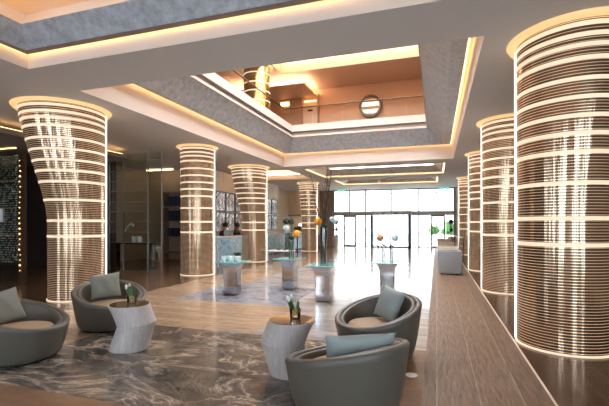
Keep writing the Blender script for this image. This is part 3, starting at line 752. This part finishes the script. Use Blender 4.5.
def person(loc, face, label, bend):
    t = thing('person', label, 'person', loc, math.radians(face))
    # continuous figure by skin modifier, seated, arms forward on the desk; front = +x
    P = [(0,0,.60),(0.0,0,.78),(.03*bend,0,1.0),(.06*bend,0,1.16),(.09*bend,0,1.25),(.12*bend,0,1.33),(.13*bend,0,1.44),
         (.05*bend,.17,1.17),(.12,.22,.98),(.30,.15,1.055),(.38,.13,1.045),
         (.05*bend,-.17,1.17),(.12,-.22,.98),(.30,-.15,1.055),(.38,-.13,1.045),
         (.02,.1,.58),(.38,.11,.60),(.38,.11,.16),(.46,.11,.07),(.02,-.1,.58),(.38,-.11,.60),(.38,-.11,.16),(.46,-.11,.07)]
    E = [(0,1),(1,2),(2,3),(3,4),(4,5),(5,6),(3,7),(7,8),(8,9),(9,10),(3,11),(11,12),(12,13),(13,14),(0,15),(15,16),(16,17),(17,18),(0,19),(19,20),(20,21),(21,22)]
    Rr = [.13,.12,.14,.12,.055,.085,.08,.06,.045,.034,.036,.06,.045,.034,.036,.085,.065,.045,.04,.085,.065,.045,.04]
    me = bpy.data.meshes.new('body'); me.from_pydata(P, E, []); o = bpy.data.objects.new('body_base', me); C.objects.link(o)
    sk = o.modifiers.new('s', 'SKIN')
    for i, v in enumerate(me.skin_vertices[0].data): v.radius = (Rr[i], Rr[i]*(1.25 if i in (1,2,3) else 1)); v.use_root = (i == 0)
    sb = o.modifiers.new('d', 'SUBSURF'); sb.levels = sb.render_levels = 2
    dg = bpy.context.evaluated_depsgraph_get(); m2 = bpy.data.meshes.new_from_object(o.evaluated_get(dg))
    bpy.data.objects.remove(o)
    for m_ in (M['skin'], M['suit']): m2.materials.append(m_)
    for p in m2.polygons:
        c = p.center; p.use_smooth = True
        p.material_index = 1 if (c.z < 1.235 and not (c.x > .33 and c.z > .95)) else 0
    b = bpy.data.objects.new('body', m2); C.objects.link(b); b.parent = t
    hx = .13*bend
    MB().lathe([(.055,1.36),(.1,1.4),(.112,1.46),(.1,1.53),(.06,1.565),(.002,1.575)], c=(hx-.02,0,0), seg=24).build('hair', M['hair'], t, smooth=True)
    return t
def stool(loc, label):
    t = thing('desk_stool', label, 'stool', loc, 0, 'stools behind the first reception desk')
    MB().lathe([(.17,0),(.18,.02),(.03,.04),(.025,.37),(.16,.40)], seg=24).build('base', M['chrome'], t, smooth=30)
    MB().lathe([(.17,.40),(.19,.41),(.19,.44),(.16,.45)], seg=24).build('seat', M['black'], t, smooth=30)
for (y, lab, l2, bd) in ((14.95,'person in a black suit bending over the desk, nearer the camera','stool under the nearer receptionist',1.6),(16.2,'person in a black suit sitting beside the widening column','stool under the receptionist by the column',.9)):
    person((-8.64,y,0), 0, lab, bd); stool((-8.64,y,0), l2)
o = MB().bbox(-.15,.15,-.22,.22,0,.24,.01).build('desk_monitor', M['black']); o.scale = (.15,1,1); o.location = (-8.05,14.3,1.02); tag(o, 'black monitor on the first reception desk', 'monitor')
o = MB().bbox(-.15,.15,-.22,.22,0,.24,.01).build('desk_monitor', M['black']); o.scale = (.15,1,1); o.location = (-8.05,18.3,1.02); tag(o, 'black monitor on the middle reception desk', 'monitor')
# low white table behind the pedestals
t = thing('low_table', 'low white table on slim legs right of the widening column', 'table', (-5.85,14.75,0))
MB().bbox(-.5,.5,-.28,.28,.42,.47,.01).build('table_top', M['white'], t)
for sx in (-.45,.45):
    for sy in (-.23,.23): MB().box(sx-.015,sx+.015,sy-.015,sy+.015,0,.42).build('leg', M['steel'], t)
for i, dx in enumerate((-.1,.15)):
    tag(MB().bbox(-.07,.07,-.05,.05,0,.03,.005).build('box', M['black'], loc=(-5.85+dx,14.75,.47)), ('dark small box on the left of the low white table','dark small box on the right of the low white table')[i], 'box')
# cream easel-like frame left of the first desk
t = thing('sign_easel', 'slim cream easel standing right of the straight column', 'easel', (-7.1,12.1,0)); t.scale = (.7,.7,.65)
MB().tube([(0,0,0),(-.16,.1,1.3)], .02).build('leg', M['fascia'], t); MB().tube([(-.45,0,0),(-.22,.1,1.3)], .02).build('leg', M['black'], t); MB().tube([(-.3,.35,0),(-.19,.1,1.3)], .02).build('leg', M['fascia'], t)
# lamps on the far wall
for i, x in enumerate((-8.9,-8.0)):
    t = thing('table_lamp', ('left table lamp with white shade at the far back wall','right table lamp with white shade at the far back wall')[i], 'lamp', (x,26.25,.75), group='table lamps at the back wall')
    MB().lathe([(.08,0),(.08,.02),(.02,.04),(.02,.5)], seg=16).build('lamp_base', M['black'], t); MB().lathe([(.2,.5),(.18,.78)], seg=24).build('lamp_shade', M['shade'], t, smooth=30)
t = thing('console_table', 'dark console carrying the two table lamps at the far back wall', 'table', (-8.45,26.25,0))
MB().bbox(-.8,.8,-.2,.2,.71,.75,.005).build('table_top', M['dkwood'], t)
for sx in (-.75,.75): MB().box(sx-.03,sx+.03,-.17,.17,0,.71).build('leg', M['dkwood'], t)
# plant on a pillar near distant column
t = thing('floral_stand', 'dark green flowers on a slim stand before the farthest desk', 'flowers', (-7.05,20.1,0))
MB().lathe([(.14,0),(.12,.02),(.03,.05),(.03,.95),(.1,1.05)], seg=20).build('stand', M['black'], t); MB().blob((0,0,1.2),.17,3,.2).blob((.12,0,1.28),.12,3,.2).build('foliage', M['dkleaf'], t)

# ------------------------------------------------------------ entrance planters
def planter(loc, label):
    t = thing('planter', label, 'plant', loc, 0, 'tall planters at the entrance')
    MB().lathe([(.13,0),(.14,.01),(.19,.7),(.16,.7),(.15,.6),(.0005,.6)], seg=28).build('pot', M['white'], t, smooth=30)
    mb = MB(); random.seed(11)
    for k in range(40):
        a = random.uniform(0,2*PI); z = random.choice((.72,1.0,1.3,1.55)); mb.leaf((0,0,z), (math.cos(a), math.sin(a), random.uniform(0,1.2)), random.uniform(.14,.26), .045, .4)
    mb.blob((0,0,1.62),.16,2,.2); mb.blob((.02,0,1.15),.1,2,.2)
    mb.build('foliage', M['dkleaf'], t); MB().tube([(0,0,.6),(.02,0,1.1),(0,0,1.6)], .018).build('stem', M['bark'], t)
planter((-6.4,26.1,0), 'white planter with leafy topiary left of the entrance doors')
planter((.80,25.6,0), 'white planter with leafy topiary right of the entrance doors')

# ------------------------------------------------------------ armchair row
def sofa(y, label, m_='beige_sofa'):
    t = thing('lounge_armchair', label, 'armchair', (.36,y,0), 0, 'armchairs lined up by the right columns')
    # back shell faces the camera, seat opens towards the hall
    q = []
    for z, s in ((.06,.90),(.12,.95),(.4,1.0),(.62,1.04),(.68,1.03),(.70,1.0)):
        q.append([(x*s,y_*s,z) for x,y_ in ((-.27,-.33),(.27,-.33),(.32,-.28),(.32,.28),(.27,.33),(-.27,.33),(-.32,.28),(-.32,-.28))])
    MB().rings(q[:3]).build('body', M[m_], t, smooth=40)
    for y0 in (-.36,.25):
        q = []
        for z, e in ((.05,-.05),(.07,-.035),(.4,-.01),(.66,.0),(.69,-.01),(.70,-.03)):
            q.append([(-.34-e,y0-e*.3,z),(.34+e,y0-e*.3,z),(.34+e,y0+.11+e*.3,z),(-.34-e,y0+.11+e*.3,z)])
        MB().rings(q).build('armrest', M[m_], t, smooth=50)
    MB().bbox(.22,.35,-.25,.25,.06,.70,.03).build('backrest', M[m_], t, smooth=True)
    MB().bbox(-.33,.22,-.24,.24,.38,.48,.03).build('seat', M['beige_sofa'], t, smooth=True)
    for sx in (-.22,.22):
        for sy in (-.24,.24): MB().box(sx-.02,sx+.02,sy-.02,sy+.02,0,.07).build('leg', M['plinth'], t)
    return t
sofa(12.85,'nearest blue grey armchair of the row by the right columns','grey_sofa')
sofa(15.1,'pale beige armchair just behind the nearest blue grey one')
sofa(18.4,'pale beige armchair, third of the row by the right columns')
sofa(22.6,'farthest pale beige armchair of the row, next to the right entrance door')
t = thing('handrail', 'slim brown handrail in front of the farthest right column', 'railing', (.85,18.8,0))
MB().tube([(-.13,1.7,.98),(0,0,.93),(.15,-1.8,.96)], .02).build('rail', M['brass_dark'], t, smooth=True)
MB().tube([(-.13,1.7,.62),(0,0,.57),(.15,-1.8,.6)], .015).build('rail', M['brass_dark'], t, smooth=True)
for p in ((-.13,1.7),(0,0),(.15,-1.8)): MB().tube([(*p,0),(*p,.9)], .016).build('post', M['brass_dark'], t)

# ------------------------------------------------------------ left glass lounge
gy = 10.5
t = thing('glass_partition', 'tall glass partition with horizontal etched lines left of the straight column', 'partition', (-9.2,gy,0))
for a_, b_ in ((-1.03,-.48),(-.46,.48),(.5,1.0)): MB().box(a_,b_,-.006,.006,.02,3.76).build('glass_panel', M['screen'], t)
for x in (-1.04,-.47,.49,1.01): MB().box(x-.012,x+.012,-.02,.02,0,3.79).build('post', M['steel'], t)
mb = MB()
for k in range(9): mb.box(-1.0,1.0,-.012,-.007,.9+.33*k,.915+.33*k)
mb.build('etched_lines', M['steel'], t)
MB().tube([(-.4,-.06,.9),(-.4,-.06,1.9)], .015).build('door_handle', M['chrome'], t)
t = thing('dark_pillar', 'dark brown wood pillar between the left striped column and the glass', 'pillar', (-10.45,10.35,0))
MB().bbox(-.2,.2,-.15,.15,0,3.79,.01).build('pillar_body', M['dkwood'], t)
t = thing('console_table', 'black topped console with chrome loop legs behind the glass partition', 'table', (-10.0,11.35,0))
MB().bbox(-1.0,1.0,-.2,.2,.80,.85,.006).build('table_top', M['black'], t)
for sx in (-.9,.9):
    MB().box(sx-.14,sx-.1,-.18,.18,0,.8).box(sx+.1,sx+.14,-.18,.18,0,.8).box(sx-.1,sx+.1,-.18,.18,0,.04).build('leg', M['chrome'], t)
t = thing('orchid', 'white orchid in a white pot on the black console', 'flowers', (-9.95,11.3,.85))
MB().lathe([(.05,0),(.07,.02),(.08,.22),(.06,.22),(.0005,.18)], seg=20).build('pot', M['white'], t, smooth=True)
MB().tube([(0,0,.2),(.02,0,.45),(-.1,0,.62),(-.32,-.02,.5)], .006).build('stem', M['leaf'], t)
for k, (x, z) in enumerate(((-.02,.6),(-.1,.65),(-.18,.62),(-.26,.55),(-.33,.47),(-.38,.42))):
    MB().blob((x,-.02,z), .045, 2, .15, (1,.4,1)).build('blossom', M['whitepetal'], t)
MB().leaf((0,0,.2),(1,0,.5),.22,.03).leaf((0,0,.2),(-1,.2,.6),.2,.03).build('leaves', M['dkleaf'], t)
o = MB().lathe([(.05,0),(.07,.02),(.08,.22),(.06,.22),(.0005,.18)], seg=20).build('vase', M['white'], smooth=True); o.location = (-9.72,11.3,.85); tag(o, 'plain white vase right of the orchid pot on the console', 'vase')
t = thing('display_shelf', 'wall shelf unit with dark blue goods behind the glass', 'shelf', (-9.75,14.25,0))
for z in (.3,.95,1.6,2.2,2.8): MB().box(-1.2,.7,-.15,.22,z,z+.04).build('shelf_board', M['taupewood'], t)
for sx in (-1.2,.66): MB().box(sx,sx+.04,-.15,.22,0,2.84).build('side_panel', M['taupewood'], t)
for r_, z in enumerate((1.64,2.24,.99)):
    for k in range(5):
        x = -10.6+k*.3; o = MB().bbox(-.12,.12,-.1,.1,0,(.42 if r_ < 2 else .35),.01).build('box', M['bookblue'], loc=(x,14.22,z))
        tag(o, 'dark blue box on the %s shelf behind the glass, number %s from the left' % (('middle','upper','lower')[r_], ('one','two','three','four','five')[k]), 'box', 'dark blue boxes on the shelves')
t = thing('potted_plant', 'broad dark green plant behind the glass partition', 'plant', (-9.0,13.2,0))
MB().lathe([(.16,0),(.2,.4),(.17,.4),(.0005,.35)], seg=20).build('pot', M['black'], t, smooth=True)
mb = MB(); random.seed(9)
for k in range(50):
    a = random.uniform(0,2*PI); mb.leaf((0,0,.36), (math.cos(a), math.sin(a), random.uniform(.4,2.5)), random.uniform(.45,.75), .06, .35)
mb.build('foliage', M['dkleaf'], t, smooth=True)
S('light_strip', MB().box(-11.6,-10.3,13.9,13.93,3.73,3.76), M['led_mid'])  # strip added to brighten the lounge behind the glass
# bead curtain and amber post
t = thing('light_post', 'slim post of small amber lamps left of the left striped column', 'lamp', (-10.2,7.55,0))
MB().box(-.07,.07,-.06,.06,0,3.3).build('post', M['dkwood'], t)
for k in range(22): MB().blob((random.uniform(-.02,.02),-.07,.3+k*.135), random.uniform(.012,.024), 1).build('bulb', M['amber'], t)
mb = MB(); random.seed(2)
for k in range(58):
    x = -13.2+k*.05
    for j in range(46):
        mb.blob((x+random.uniform(-.015,.015), 7.62+random.uniform(-.05,.05), .5+j*.062), random.choice((.01,.017,.024)), 0)
tag(mb.build('bead_curtain', M['bead']), 'glittering crystal bead curtain at the far left edge', 'curtain', kind='stuff')
t = thing('glass_screen', 'dark glass screen before the bead curtain at the far left', 'partition', (-11.8,7.45,0))
MB().box(-1.5,1.48,-.006,.006,.02,3.47).build('glass_panel', M['screen'], t)
for z in (1.2,1.9,2.6,3.1,3.4): MB().box(-1.5,1.48,-.02,-.007,z,z+.02).build('rail', M['gold'], t)
S('light_strip', MB().box(-13.3,-10.4,7.50,7.54,3.47,3.49), M['led'])  # strip added to light up the beads
tag(MB().box(-.25,.25,-.01,.01,0,.35).build('notice', M['white'], loc=(-11.0,7.433,1.55)), 'small white notice on the dark glass screen', 'sign')
# spot of glare on the floor, modelled as a pale disc
o = MB().lathe([(.06,0.0),(.06,.006),(.05,.008),(.0005,.008)], seg=32).build('glare_disc', M['white'], smooth=30); o.location = (-.24,4.10,.0); tag(o, 'pale disc painting a spot of glare on the floor beside the nearest tub chair', 'glare spot')

# downlights recessed in the ceiling
DL = [(-3,4.85),(-1,4.85),(-6.2,8.2),(-6.2,12.4),(.95,7.8),(.95,12),(-2.6,15.5),(-7.6,13.2)]

# ------------------------------------------------------------ daylight
w = bpy.data.worlds.new('world'); bpy.context.scene.world = w; w.use_nodes = True
bg = w.node_tree.nodes['Background']; bg.inputs[0].default_value = (.97,.985,1.0,1); bg.inputs[1].default_value = 14

vs = bpy.context.scene.view_settings
bpy.context.scene.display_settings.display_device = 'sRGB'
vs.view_transform = 'Standard'; vs.look = 'None'; vs.gamma = 1; vs.use_curve_mapping = False; vs.exposure = 1.22
